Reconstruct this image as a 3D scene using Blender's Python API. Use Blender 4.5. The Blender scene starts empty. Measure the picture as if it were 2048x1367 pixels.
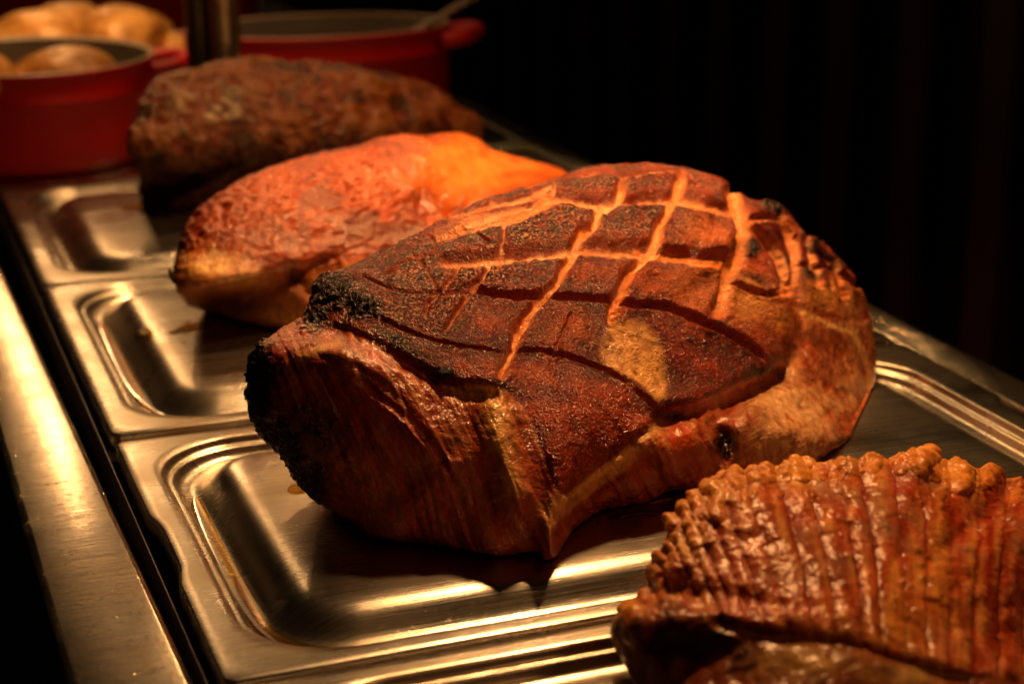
import bpy, bmesh, math
import numpy as np
from mathutils import Vector

sc = bpy.context.scene
COL = sc.collection
# ------------------------------------------------------------------ camera
CZ = 0.38
YAW, PIT, FPX = math.radians(20.7), math.radians(18.0), 3564.0
cam_d = bpy.data.cameras.new('camera')
cam_d.sensor_width = 36.0
cam_d.lens = FPX / 2048 * 36
cam_d.clip_start = 0.02
cam_d.clip_end = 60
cam_d.dof.use_dof = True
cam_d.dof.focus_distance = 0.93
cam_d.dof.aperture_fstop = 6.5
cam = bpy.data.objects.new('camera', cam_d)
COL.objects.link(cam)
cam.location = (0, 0, CZ)
cam.rotation_euler = (math.pi / 2 - PIT, 0, -YAW)
sc.camera = cam
# ------------------------------------------------------------------ world and lamps
w = bpy.data.worlds.new('World')
sc.world = w
w.use_nodes = True
w.node_tree.nodes['Background'].inputs[0].default_value = (1.0, 0.55, 0.28, 1)
w.node_tree.nodes['Background'].inputs[1].default_value = 0.004
sc.view_settings.view_transform = 'Standard'
sc.view_settings.look = 'None'
sc.view_settings.gamma = 1.0
sc.view_settings.exposure = 0.0

def lamp(name, loc, target, power, size, spread=140, col=(1.0, 0.54, 0.21)):
    d = bpy.data.lights.new(name, 'AREA')
    d.shape = 'DISK'
    d.size = size
    d.energy = power
    d.color = col
    d.spread = math.radians(spread)
    o = bpy.data.objects.new(name, d)
    COL.objects.link(o)
    o.location = loc
    o.rotation_euler = (Vector(target) - Vector(loc)).to_track_quat('-Z', 'Y').to_euler()
    return o

lamp('heat_lamp', (0.50, 1.22, 0.60), (0.44, 1.18, 0), 2.0, 0.05, 110)
lamp('heat_lamp', (0.50, 0.98, 0.60), (0.46, 0.90, 0), 2.2, 0.05, 120)
lamp('heat_lamp', (0.46, 1.70, 0.60), (0.40, 1.62, 0), 0.9, 0.05, 120)
for yy, p in ((2.06, 0.26), (2.41, 0.24), (2.76, 0.22)):
    lamp('gantry_lamp', (0.26, yy, 0.50), (0.18, yy - 1.1, 0), p, 0.03, 150)
lamp('heat_lamp', (0.22, 1.92, 0.52), (0.22, 1.95, 0), 0.36, 0.05, 80)
lamp('rear_fill', (1.05, 3.9, 1.55), (0.40, 1.0, 0), 2.8, 1.7, 170, (1.0, 0.56, 0.24))  # added soft panel, gives the flat steel its broad reflection
lamp('front_fill', (0.95, -0.2, 1.0), (0.3, 1.2, 0), 1.3, 0.35, 160, (1.0, 0.42, 0.14))  # added fill from the right front, no real lamp there

# ------------------------------------------------------------------ numeric helpers
FW = np.array([math.sin(YAW) * math.cos(PIT), math.cos(YAW) * math.cos(PIT), -math.sin(PIT)])
RT = np.array([math.cos(YAW), -math.sin(YAW), 0.0])
UP = np.cross(RT, FW)
CP = np.array([0, 0, CZ])

def rays(x, y):
    x = np.asarray(x, float)[..., None]
    y = np.asarray(y, float)[..., None]
    return FW + RT * (x - 1024) / FPX + UP * (683.5 - y) / FPX

def G(x, y, z=0.0):
    r = rays(x, y)
    return r * ((z - CZ) / r[..., 2:3]) + CP

def depth_at(x, y, Y=None, z=None):
    r = rays(x, y)
    return Y / r[..., 1] if z is None else (z - CZ) / r[..., 2]

def hash3(ix, iy, iz, seed):
    h = (ix.astype(np.int64) * 374761393 + iy.astype(np.int64) * 668265263 + iz.astype(np.int64) * 2147483647 + seed * 974711) & 0xffffffff
    h = ((h ^ (h >> 13)) * 1274126177) & 0xffffffff
    h = (h ^ (h >> 16)) * 2246822519 & 0xffffffff
    return ((h ^ (h >> 15)) & 0xffffff) / float(0xffffff)

def vnoise(p, seed=0):
    i = np.floor(p).astype(np.int64)
    f = p - i
    f = f * f * f * (f * (f * 6 - 15) + 10)
    out = 0
    for dx in (0, 1):
        wx = f[:, 0] if dx else 1 - f[:, 0]
        for dy in (0, 1):
            wy = f[:, 1] if dy else 1 - f[:, 1]
            for dz in (0, 1):
                wz = f[:, 2] if dz else 1 - f[:, 2]
                out = out + wx * wy * wz * hash3(i[:, 0] + dx, i[:, 1] + dy, i[:, 2] + dz, seed)
    return out * 2 - 1

def fbm(p, scale, octv=3, seed=0, gain=0.5):
    out = 0
    a = 1.0
    for k in range(octv):
        out = out + a * vnoise(p * scale * (2.03 ** k) + 17.3 * k, seed + k)
        a *= gain
    return out

def sstep(e0, e1, x):
    t = np.clip((x - e0) / (e1 - e0), 0, 1)
    return t * t * (3 - 2 * t)

def catmull(pts, n=10, closed=True):
    P = np.array(pts, float)
    N = len(P)
    out = []
    rng = range(N) if closed else range(N - 1)
    for i in rng:
        if closed:
            p0, p1, p2, p3 = P[(i - 1) % N], P[i], P[(i + 1) % N], P[(i + 2) % N]
        else:
            p0, p1, p2, p3 = P[max(i - 1, 0)], P[i], P[i + 1], P[min(i + 2, N - 1)]
        for k in range(n):
            t = k / n
            out.append(0.5 * ((2 * p1) + (-p0 + p2) * t + (2 * p0 - 5 * p1 + 4 * p2 - p3) * t * t + (-p0 + 3 * p1 - 3 * p2 + p3) * t ** 3))
    if not closed:
        out.append(P[-1])
    return np.array(out)

def polydist(u, v, pts, smooth=4):
    """distance (and arc fraction) from (u,v) to a polyline"""
    P = catmull(pts, smooth, closed=False) if smooth > 1 else np.array(pts, float)
    best = np.full(u.shape, 1e9)
    L = np.concatenate([[0], np.cumsum(np.hypot(*(P[1:] - P[:-1]).T))])
    par = np.zeros(u.shape)
    lo, hi = P.min(0) - 90, P.max(0) + 90
    m = (u > lo[0]) & (u < hi[0]) & (v > lo[1]) & (v < hi[1])
    uu, vv = u[m], v[m]
    bb, pp = best[m], par[m]
    for k in range(len(P) - 1):
        a, b = P[k], P[k + 1]
        d = b - a
        t = np.clip(((uu - a[0]) * d[0] + (vv - a[1]) * d[1]) / max(d @ d, 1e-9), 0, 1)
        q = np.hypot(uu - a[0] - t * d[0], vv - a[1] - t * d[1])
        s = q < bb
        bb = np.where(s, q, bb)
        pp = np.where(s, (L[k] + t * (L[k + 1] - L[k])) / L[-1], pp)
    best[m] = bb
    par[m] = pp
    return best, par

def signed_inside(u, v, poly):
    """+distance inside a polygon, - outside"""
    P = catmull(poly, 3)
    Q = np.vstack([P, P[:1]])
    d = np.full(u.shape, 1e9)
    ins = np.zeros(u.shape, bool)
    for k in range(len(Q) - 1):
        a, b = Q[k], Q[k + 1]
        e = b - a
        t = np.clip(((u - a[0]) * e[0] + (v - a[1]) * e[1]) / max(e @ e, 1e-9), 0, 1)
        d = np.minimum(d, np.hypot(u - a[0] - t * e[0], v - a[1] - t * e[1]))
        c = ((a[1] > v) != (b[1] > v))
        with np.errstate(divide='ignore', invalid='ignore'):
            xx = a[0] + (v - a[1]) * e[0] / (e[1] if e[1] != 0 else 1e-9)
        ins ^= c & (u < xx)
    return np.where(ins, d, -d)

# ------------------------------------------------------------------ object helpers
def tag(o, label=None, cat=None, group=None, kind=None):
    if label: o['label'] = label
    if cat: o['category'] = cat
    if group: o['group'] = group
    if kind: o['kind'] = kind
    return o

def empty(name, loc, label, cat, group=None):
    o = bpy.data.objects.new(name, None)
    COL.objects.link(o)
    o.location = loc
    o.empty_display_size = 0.05
    bpy.context.view_layer.update()
    return tag(o, label, cat, group)

def link(o, parent=None):
    COL.objects.link(o)
    if parent is not None:
        o.parent = parent
        o.matrix_parent_inverse = parent.matrix_basis.inverted()
    return o

def mesh_obj(name, verts, faces, mat, parent=None, smooth=True):
    me = bpy.data.meshes.new(name)
    me.from_pydata([tuple(map(float, v)) for v in verts], [], faces)
    me.materials.append(mat)
    if smooth:
        me.polygons.foreach_set('use_smooth', [True] * len(me.polygons))
    me.update()
    return link(bpy.data.objects.new(name, me), parent)

def bm_obj(name, bm, mat, parent=None, smooth=True):
    me = bpy.data.meshes.new(name)
    bmesh.ops.recalc_face_normals(bm, faces=bm.faces)
    bm.to_mesh(me)
    bm.free()
    me.materials.append(mat)
    if smooth:
        me.polygons.foreach_set('use_smooth', [True] * len(me.polygons))
    return link(bpy.data.objects.new(name, me), parent)

def box(bm, lo, hi, bev=0.0, seg=3):
    r = bmesh.ops.create_cube(bm, size=1)
    for v in r['verts']:
        v.co = Vector([lo[i] + (v.co[i] + 0.5) * (hi[i] - lo[i]) for i in range(3)])
    if bev > 0:
        es = list({e for v in r['verts'] for e in v.link_edges})
        bmesh.ops.bevel(bm, geom=es, offset=bev, segments=seg, affect='EDGES', profile=0.5)

def autosmooth(o, ang=35):
    me = o.data
    me.update()
    bm = bmesh.new()
    bm.from_mesh(me)
    for e in bm.edges:
        if len(e.link_faces) == 2 and e.calc_face_angle(0) > math.radians(ang):
            e.smooth = False
    bm.to_mesh(me)
    bm.free()

def tube(name, pts, rad, mat, parent=None, nseg=20):
    P = catmull(pts, 8, closed=False) if len(pts) > 2 else np.array(pts, float)
    rads = np.interp(np.linspace(0, 1, len(P)), np.linspace(0, 1, len(rad)), rad)
    verts, faces = [], []
    for i, p in enumerate(P):
        t = P[min(i + 1, len(P) - 1)] - P[max(i - 1, 0)]
        t = t / np.linalg.norm(t)
        a = np.cross(t, [0, 0, 1.0]) if abs(t[2]) < 0.9 else np.cross(t, [1.0, 0, 0])
        a /= np.linalg.norm(a)
        b = np.cross(t, a)
        for k in range(nseg):
            q = 2 * math.pi * k / nseg
            verts.append(p + rads[i] * (a * math.cos(q) + b * math.sin(q)))
    for i in range(len(P) - 1):
        for k in range(nseg):
            k2 = (k + 1) % nseg
            faces.append((i * nseg + k, i * nseg + k2, (i + 1) * nseg + k2, (i + 1) * nseg + k))
    faces.append(tuple(range(nseg))[::-1])
    faces.append(tuple((len(P) - 1) * nseg + k for k in range(nseg)))
    return mesh_obj(name, verts, faces, mat, parent)

# ------------------------------------------------------------------ materials
def newmat(name):
    m = bpy.data.materials.new(name)
    m.use_nodes = True
    nt = m.node_tree
    return m, nt, nt.nodes['Principled BSDF']

def N(nt, t, **kw):
    n = nt.nodes.new(t)
    for k, v in kw.items():
        setattr(n, k, v)
    return n

def steel_mat(name, base=(0.60, 0.54, 0.47), rough=0.30, stretch=(7, 560, 50), scratch=0.35, bump=0.10, stain=0.0, aniso=0.0):
    m, nt, b = newmat(name)
    L = nt.links.new
    geo = N(nt, 'ShaderNodeNewGeometry')
    mp = N(nt, 'ShaderNodeMapping')
    mp.inputs['Scale'].default_value = stretch
    L(geo.outputs['Position'], mp.inputs['Vector'])
    n1 = N(nt, 'ShaderNodeTexNoise')
    n1.inputs['Scale'].default_value = 2.2
    n1.inputs['Detail'].default_value = 5
    L(mp.outputs[0], n1.inputs['Vector'])
    # fine crossing scratches: thin iso-lines of warped noise
    n2 = N(nt, 'ShaderNodeTexNoise')
    n2.inputs['Scale'].default_value = 130
    n2.inputs['Detail'].default_value = 1
    n2.inputs['Distortion'].default_value = 1.6
    mp2 = N(nt, 'ShaderNodeMapping')
    mp2.inputs['Rotation'].default_value = (0, 0, 0.5)
    mp2.inputs['Scale'].default_value = (0.45, 1.6, 1)
    L(geo.outputs['Position'], mp2.inputs['Vector'])
    L(mp2.outputs[0], n2.inputs['Vector'])
    r2 = N(nt, 'ShaderNodeValToRGB')
    r2.color_ramp.elements[0].position = 0.492; r2.color_ramp.elements[0].color = (0, 0, 0, 1)
    r2.color_ramp.elements[1].position = 0.5; r2.color_ramp.elements[1].color = (1, 1, 1, 1)
    e = r2.color_ramp.elements.new(0.508); e.color = (0, 0, 0, 1)
    L(n2.outputs['Fac'], r2.inputs['Fac'])
    n3 = N(nt, 'ShaderNodeTexNoise')
    n3.inputs['Scale'].default_value = 14
    n3.inputs['Detail'].default_value = 6
    L(geo.outputs['Position'], n3.inputs['Vector'])
    mr = N(nt, 'ShaderNodeMapRange')
    mr.inputs['From Min'].default_value = 0.3; mr.inputs['From Max'].default_value = 0.7
    mr.inputs['To Min'].default_value = rough * 0.7; mr.inputs['To Max'].default_value = rough * 1.4
    L(n3.outputs['Fac'], mr.inputs['Value'])
    add = N(nt, 'ShaderNodeMath', operation='MULTIPLY_ADD')
    add.inputs[1].default_value = 0.12
    L(n1.outputs['Fac'], add.inputs[0]); L(mr.outputs[0], add.inputs[2])
    L(add.outputs[0], b.inputs['Roughness'])
    h = n1
    b0 = N(nt, 'ShaderNodeBump'); b0.inputs['Strength'].default_value = scratch * 0.5; b0.inputs['Distance'].default_value = 0.0007
    L(r2.outputs['Color'], b0.inputs['Height'])
    bp = N(nt, 'ShaderNodeBump')
    bp.inputs['Strength'].default_value = bump
    bp.inputs['Distance'].default_value = 0.0006
    L(h.outputs[0], bp.inputs['Height'])
    L(b0.outputs[0], bp.inputs['Normal'])
    L(bp.outputs[0], b.inputs['Normal'])
    mix = N(nt, 'ShaderNodeMixRGB')
    mix.inputs['Color1'].default_value = (*base, 1)
    mix.inputs['Color2'].default_value = (base[0] * 0.55, base[1] * 0.42, base[2] * 0.25, 1)
    r3 = N(nt, 'ShaderNodeMapRange')
    r3.inputs['From Min'].default_value = 0.45; r3.inputs['From Max'].default_value = 0.75
    r3.inputs['To Max'].default_value = stain
    L(n3.outputs['Fac'], r3.inputs['Value']); L(r3.outputs[0], mix.inputs['Fac'])
    st = N(nt, 'ShaderNodeMapRange')
    st.inputs['From Min'].default_value = 0.3; st.inputs['From Max'].default_value = 0.7
    st.inputs['To Min'].default_value = 0.80; st.inputs['To Max'].default_value = 1.15
    L(n1.outputs['Fac'], st.inputs['Value'])
    sm = N(nt, 'ShaderNodeVectorMath', operation='SCALE')
    L(mix.outputs[0], sm.inputs[0]); L(st.outputs[0], sm.inputs['Scale'])
    L(sm.outputs[0], b.inputs['Base Color'])
    b.inputs['Metallic'].default_value = 1.0
    if aniso:
        b.inputs['Anisotropic'].default_value = aniso
        tv = N(nt, 'ShaderNodeCombineXYZ')
        tv.inputs[0].default_value = 1.0
        L(tv.outputs[0], b.inputs['Tangent'])
    return m

STEEL = steel_mat('tray steel', base=(0.50, 0.45, 0.38), rough=0.21, scratch=0.22, bump=0.20, stain=0.8)
STRIP = steel_mat('counter steel', base=(0.50, 0.44, 0.36), rough=0.11, scratch=1.0, bump=0.10, stain=0.7, aniso=0.6)
DARKST = steel_mat('dark steel', base=(0.10, 0.085, 0.07), rough=0.3)

def simple(name, col, rough, metal=0.0, coat=0.0, noise=0.0, nscale=20):
    m, nt, b = newmat(name)
    b.inputs['Roughness'].default_value = rough
    b.inputs['Metallic'].default_value = metal
    b.inputs['Coat Weight'].default_value = coat
    b.inputs['Coat Roughness'].default_value = 0.1
    b.inputs['Specular IOR Level'].default_value = 0.3
    tc = N(nt, 'ShaderNodeTexCoord')
    n = N(nt, 'ShaderNodeTexNoise')
    n.inputs['Scale'].default_value = nscale
    n.inputs['Detail'].default_value = 5
    nt.links.new(tc.outputs['Object'], n.inputs['Vector'])
    mx = N(nt, 'ShaderNodeMixRGB')
    mx.inputs['Color1'].default_value = (*[c * (1 - noise) for c in col], 1)
    mx.inputs['Color2'].default_value = (*[min(c * (1 + noise), 1) for c in col], 1)
    nt.links.new(n.outputs['Fac'], mx.inputs['Fac'])
    nt.links.new(mx.outputs[0], b.inputs['Base Color'])
    return m

RED = simple('red enamel', (0.38, 0.003, 0.002), 0.42, coat=0.0, noise=0.15, nscale=12)
CREAM = simple('grey enamel interior', (0.16, 0.13, 0.10), 0.35, noise=0.2)
BLACK = simple('black lacquered wood', (0.004, 0.003, 0.003), 0.45, noise=0.3)
SLAT = simple('dark stained slat', (0.026, 0.006, 0.006), 0.55, noise=0.4)
FLOOR = simple('black floor', (0.006, 0.006, 0.006), 0.6, noise=0.2)
GRAVY = simple('brown gravy', (0.05, 0.025, 0.01), 0.15, coat=0.4, noise=0.3)

def liquid_mat(name, col):
    m, nt, b = newmat(name)
    out = nt.nodes['Material Output']
    tr = N(nt, 'ShaderNodeBsdfTransparent'); tr.inputs[0].default_value = (*col, 1)
    gl = N(nt, 'ShaderNodeBsdfGlossy'); gl.inputs['Roughness'].default_value = 0.12
    fr = N(nt, 'ShaderNodeFresnel'); fr.inputs[0].default_value = 1.45
    mx = N(nt, 'ShaderNodeMixShader')
    fm = N(nt, 'ShaderNodeMath', operation='MULTIPLY'); fm.inputs[1].default_value = 0.4
    nt.links.new(fr.outputs[0], fm.inputs[0]); nt.links.new(fm.outputs[0], mx.inputs[0]); nt.links.new(tr.outputs[0], mx.inputs[1]); nt.links.new(gl.outputs[0], mx.inputs[2])
    nt.links.new(mx.outputs[0], out.inputs['Surface'])
    return m
OIL = liquid_mat('yellow meat juice', (0.88, 0.70, 0.34))

def roast_mat(name, fine=900, fine_d=0.0006, mid=160, mid_d=0.0012, sss=0.06, coat=0.35, var=0.35, fibre=None, grain=620, glint_col=(0.46, 0.19, 0.095), spec=0.5):
    """albedo from 'Col'; 'Surf' = (roughness, bump amount, coat amount)"""
    m, nt, b = newmat(name)
    L = nt.links.new
    a = N(nt, 'ShaderNodeAttribute', attribute_name='Col')
    s = N(nt, 'ShaderNodeAttribute', attribute_name='Surf')
    sep = N(nt, 'ShaderNodeSeparateColor')
    L(s.outputs['Color'], sep.inputs[0])
    geo = N(nt, 'ShaderNodeNewGeometry')
    vec = geo.outputs['Position']
    if fibre:
        mp = N(nt, 'ShaderNodeMapping')
        mp.inputs['Rotation'].default_value = fibre[0]
        mp.inputs['Scale'].default_value = fibre[1]
        L(vec, mp.inputs['Vector'])
        vec = mp.outputs[0]
    n1 = N(nt, 'ShaderNodeTexNoise'); n1.inputs['Scale'].default_value = fine; n1.inputs['Detail'].default_value = 2
    n2 = N(nt, 'ShaderNodeTexNoise'); n2.inputs['Scale'].default_value = mid; n2.inputs['Detail'].default_value = 5; n2.inputs['Roughness'].default_value = 0.6
    L(vec, n1.inputs['Vector']); L(vec, n2.inputs['Vector'])
    n3 = N(nt, 'ShaderNodeTexNoise'); n3.inputs['Scale'].default_value = mid * 0.5; n3.inputs['Detail'].default_value = 8
    n3.inputs['Roughness'].default_value = 0.7
    L(geo.outputs['Position'], n3.inputs['Vector'])
    mr = N(nt, 'ShaderNodeMapRange')
    mr.inputs['From Min'].default_value = 0.3; mr.inputs['From Max'].default_value = 0.7
    mr.inputs['To Min'].default_value = 1 - var; mr.inputs['To Max'].default_value = 1 + var
    L(n3.outputs['Fac'], mr.inputs['Value'])
    mul = N(nt, 'ShaderNodeVectorMath', operation='SCALE')
    L(a.outputs['Color'], mul.inputs[0]); L(mr.outputs[0], mul.inputs['Scale'])
    gr = N(nt, 'ShaderNodeMapRange')
    gr.inputs['From Min'].default_value = 0.54; gr.inputs['From Max'].default_value = 0.66
    n4 = N(nt, 'ShaderNodeTexNoise'); n4.inputs['Scale'].default_value = grain; n4.inputs['Detail'].default_value = 1
    L(geo.outputs['Position'], n4.inputs['Vector'])
    L(n4.outputs['Fac'], gr.inputs['Value'])
    gm = N(nt, 'ShaderNodeMath', operation='MULTIPLY')
    L(gr.outputs[0], gm.inputs[0]); L(s.outputs['Alpha'], gm.inputs[1])
    dk = N(nt, 'ShaderNodeMapRange')
    dk.inputs['From Min'].default_value = 0.36; dk.inputs['From Max'].default_value = 0.50
    dk.inputs['To Min'].default_value = 0.10; dk.inputs['To Max'].default_value = 1.0
    L(n4.outputs['Fac'], dk.inputs['Value'])
    dm = N(nt, 'ShaderNodeMixRGB'); dm.blend_type = 'MULTIPLY'
    dkc = N(nt, 'ShaderNodeCombineXYZ')
    for k in range(3): L(dk.outputs[0], dkc.inputs[k])
    L(s.outputs['Alpha'], dm.inputs['Fac']); L(mul.outputs[0], dm.inputs['Color1']); L(dkc.outputs[0], dm.inputs['Color2'])
    gx = N(nt, 'ShaderNodeMixRGB')
    gx.inputs['Color2'].default_value = (*glint_col, 1)  # light specks painted into the albedo to mimic sparkle on the crust
    L(gm.outputs[0], gx.inputs['Fac']); L(dm.outputs[0], gx.inputs['Color1'])
    L(gx.outputs[0], b.inputs['Base Color'])
    b.inputs['Specular IOR Level'].default_value = spec
    b.inputs['Coat Tint'].default_value = (1.0, 0.86, 0.70, 1)
    b.inputs['Specular Tint'].default_value = (1.0, 0.78, 0.58, 1)
    L(sep.outputs[0], b.inputs['Roughness'])
    b1 = N(nt, 'ShaderNodeBump'); b1.inputs['Distance'].default_value = mid_d
    b2 = N(nt, 'ShaderNodeBump'); b2.inputs['Distance'].default_value = fine_d
    L(sep.outputs[1], b1.inputs['Strength']); L(sep.outputs[1], b2.inputs['Strength'])
    L(n2.outputs['Fac'], b1.inputs['Height']); L(n1.outputs['Fac'], b2.inputs['Height'])
    L(b1.outputs[0], b2.inputs['Normal'])
    L(b2.outputs[0], b.inputs['Normal'])
    L(b2.outputs[0], b.inputs['Coat Normal'])
    cm = N(nt, 'ShaderNodeMath', operation='MULTIPLY')
    cm.inputs[1].default_value = coat
    L(sep.outputs[2], cm.inputs[0]); L(cm.outputs[0], b.inputs['Coat Weight'])
    b.inputs['Coat Roughness'].default_value = 0.08
    if sss:
        b.inputs['Subsurface Weight'].default_value = sss
        b.inputs['Subsurface Radius'].default_value = (0.006, 0.002, 0.001)
        b.inputs['Subsurface Scale'].default_value = 1.0
    return m

# ------------------------------------------------------------------ roast builder
_ico = {}
def ico(n):
    if n not in _ico:
        bm = bmesh.new()
        bmesh.ops.create_icosphere(bm, subdivisions=n, radius=1.0)
        me = bpy.data.meshes.new('t')
        bm.to_mesh(me)
        bm.free()
        v = np.empty(len(me.vertices) * 3)
        me.vertices.foreach_get('co', v)
        f = np.empty(len(me.loops), np.int32)
        me.loops.foreach_get('vertex_index', f)
        bpy.data.meshes.remove(me)
        _ico[n] = (v.reshape(-1, 3), f.reshape(-1, 3))
    return _ico[n]

def vnormals(P, F):
    fn = np.cross(P[F[:, 1]] - P[F[:, 0]], P[F[:, 2]] - P[F[:, 0]])
    n = np.zeros_like(P)
    for k in range(3):
        for c in range(3):
            n[:, c] += np.bincount(F[:, k], fn[:, c], len(P))
    return n / np.maximum(np.linalg.norm(n, axis=1, keepdims=True), 1e-12)

def roast(name, contour, centre, front, back, level, zfloor, depthfn, detailfn, mat, parent, expo=0.5):
    """closed solid: the traced rim stands at real depths, bulges towards the viewer by `front` metres
    and away by `back`, rests on zfloor"""
    V, F = ico(level)
    C = np.array([(x, y, depth_at(np.array(x), np.array(y), Y=Y)) if Y is not None else (x, y, depth_at(np.array(x), np.array(y), z=zfloor)) for x, y, Y in contour], float)
    S = catmull(C, 12)
    cx, cy = centre
    ang = np.arctan2(S[:, 1] - cy, S[:, 0] - cx)
    o = np.argsort(ang)
    ang, S = ang[o], S[o]
    R = np.hypot(S[:, 0] - cx, S[:, 1] - cy)
    A = np.c_[np.ones(len(S)), S[:, 0] - cx, S[:, 1] - cy]
    co, *_ = np.linalg.lstsq(A, 1 / S[:, 2], rcond=None)
    res = S[:, 2] - 1 / (A @ co)
    th = np.arctan2(-V[:, 1], V[:, 0])
    rho = np.clip(np.hypot(V[:, 0], V[:, 1]), 0, 1)
    Rr = np.interp(th, ang, R, period=2 * math.pi)
    rr = np.interp(th, ang, res, period=2 * math.pi)
    u = cx + Rr * rho * np.cos(th)
    v = cy + Rr * rho * np.sin(th)
    base = 1 / (co[0] + co[1] * (u - cx) + co[2] * (v - cy)) + rr * rho ** 2
    z = V[:, 2]
    dep = base - np.where(z > 0, front * np.abs(z) ** (expo * 2), -back * np.abs(z))
    fr = sstep(0.0, 0.65, z)
    if depthfn is not None:
        dd = depthfn(u, v)
        dep = dep + np.where(dd > 0, dd * sstep(0, 0.85, z), dd * fr)
    P = rays(u, v) * dep[:, None] + CP
    P[:, 2] = np.maximum(P[:, 2], zfloor)
    Nn = vnormals(P, F)
    # vertices on the view-facing side must have normals towards the camera
    if np.mean(np.einsum('ij,ij->i', Nn[z > 0.5], FW[None, :].repeat((z > 0.5).sum(), 0))) > 0:
        F = F[:, ::-1].copy()
        Nn = -Nn
    disp, colr, surf = detailfn(u, v, P, Nn, z)
    P = P + Nn * disp[:, None]
    P[:, 2] = np.maximum(P[:, 2], zfloor + 0.0002 * vnoise(P * 60, 3) + 0.0003)
    me = bpy.data.meshes.new(name)
    me.vertices.add(len(P)); me.loops.add(F.size); me.polygons.add(len(F))
    me.vertices.foreach_set('co', P.astype(np.float32).ravel())
    me.loops.foreach_set('vertex_index', F.astype(np.int32).ravel())
    me.polygons.foreach_set('loop_start', np.arange(0, F.size, 3, dtype=np.int32))
    me.polygons.foreach_set('use_smooth', np.ones(len(F), bool))
    me.update(calc_edges=True)
    for nm, arr in (('Col', colr), ('Surf', surf)):
        at = me.attributes.new(nm, 'FLOAT_COLOR', 'POINT')
        if arr.shape[1] == 3: arr = np.c_[arr, np.zeros(len(P))]
        at.data.foreach_set('color', np.clip(arr, 0, 1).astype(np.float32).ravel())
    me.materials.append(mat)
    return link(bpy.data.objects.new(name, me), parent)

def mixc(a, b, t):
    return a * (1 - t[:, None]) + np.array(b)[None, :] * t[:, None]

def blob(u, v, cx, cy, rx, ry, rot=0.0):
    c, s = math.cos(rot), math.sin(rot)
    x = ((u - cx) * c + (v - cy) * s) / rx
    y = (-(u - cx) * s + (v - cy) * c) / ry
    return np.exp(-(x * x + y * y))

# ================================================================== SETTING
PLZ = 0.0      # level of the raised middle of the trays
# floor and dark slatted wall
bm = bmesh.new(); box(bm, (-3, -1, -0.95), (4, 6, -0.92)); tag(bm_obj('floor', bm, FLOOR, smooth=False), kind='structure')
wall = empty('slatted_screen', (1.15, 2.4, -0.9), 'dark wooden slatted screen standing in shadow behind the counter', 'screen')
bm = bmesh.new(); box(bm, (1.17, 0.2, -0.9), (1.19, 5.5, 1.6)); bm_obj('back_board', bm, BLACK, wall, smooth=False)
for k in range(22):
    y0 = 0.9 + k * 0.16
    bm = bmesh.new(); box(bm, (1.135, y0, -0.9), (1.17, y0 + 0.055, 1.6), 0.004, 2)
    bm_obj('slat', bm, SLAT, wall, smooth=False)

# counter: strip, rear shelf, right edge, well, support bars
XL, XR = 0.127, 0.664
counter = empty('carvery_counter', (0.38, 1.2, -0.9), 'stainless steel carvery counter with sunken well holding the trays', 'counter')
bm = bmesh.new(); box(bm, (0.0635, 0.2, -0.035), (0.1115, 3.2, 0.0), 0.004, 4)
for v in bm.verts:
    if v.co.x > 0.09: v.co.x += 0.0085 - max(v.co.y - 0.69, -0.2) * 0.019
o = bm_obj('edge_strip', bm, STRIP, counter); autosmooth(o, 50)
bm = bmesh.new(); box(bm, (0.668, 0.2, -0.035), (0.70, 3.2, -0.003), 0.003, 3)
o = bm_obj('right_rail', bm, STRIP, counter); autosmooth(o, 50)
bm = bmesh.new(); box(bm, (0.1122, 1.700, -0.035), (0.6675, 3.2, -0.001), 0.003, 3)
o = bm_obj('rear_shelf', bm, STRIP, counter); autosmooth(o, 50)
bm = bmesh.new(); box(bm, (0.1122, 0.2, -0.14), (0.6675, 1.6995, -0.13))
bm_obj('well_floor', bm, DARKST, counter, smooth=False)
bm = bmesh.new(); box(bm, (0.070, 0.2, -0.9), (0.090, 3.2, -0.036))
bm_obj('front_panel', bm, BLACK, counter, smooth=False)
bm = bmesh.new(); box(bm, (0.1222, 0.2, -0.030), (0.1234, 1.6995, -0.0085), 0.0004, 2)
bm_obj('well_lip', bm, DARKST, counter)
for y in (0.688, 1.0045, 1.352):
    bm = bmesh.new(); box(bm, (0.1238, y - 0.010, -0.016), (0.6670, y + 0.010, -0.0105), 0.0015, 2)
    bm_obj('support_bar', bm, DARKST, counter)

# ------------------------------------------------------------------ trays
def rrect(x0, x1, y0, y1, r, n=14, m=30):
    """closed rounded rectangle, same point count whatever the size"""
    pts = []
    cs = [((x1 - r, y1 - r), 0), ((x0 + r, y1 - r), 90), ((x0 + r, y0 + r), 180), ((x1 - r, y0 + r), 270)]
    arcs = [[(cx + r * math.cos(math.radians(a0 + 90 * k / n)), cy + r * math.sin(math.radians(a0 + 90 * k / n))) for k in range(n + 1)] for (cx, cy), a0 in cs]
    for i in range(4):
        pts += arcs[i]
        a, b = arcs[i][-1], arcs[(i + 1) % 4][0]
        for k in range(1, m):
            pts.append((a[0] + (b[0] - a[0]) * k / m, a[1] + (b[1] - a[1]) * k / m))
    return np.array(pts)

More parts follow.
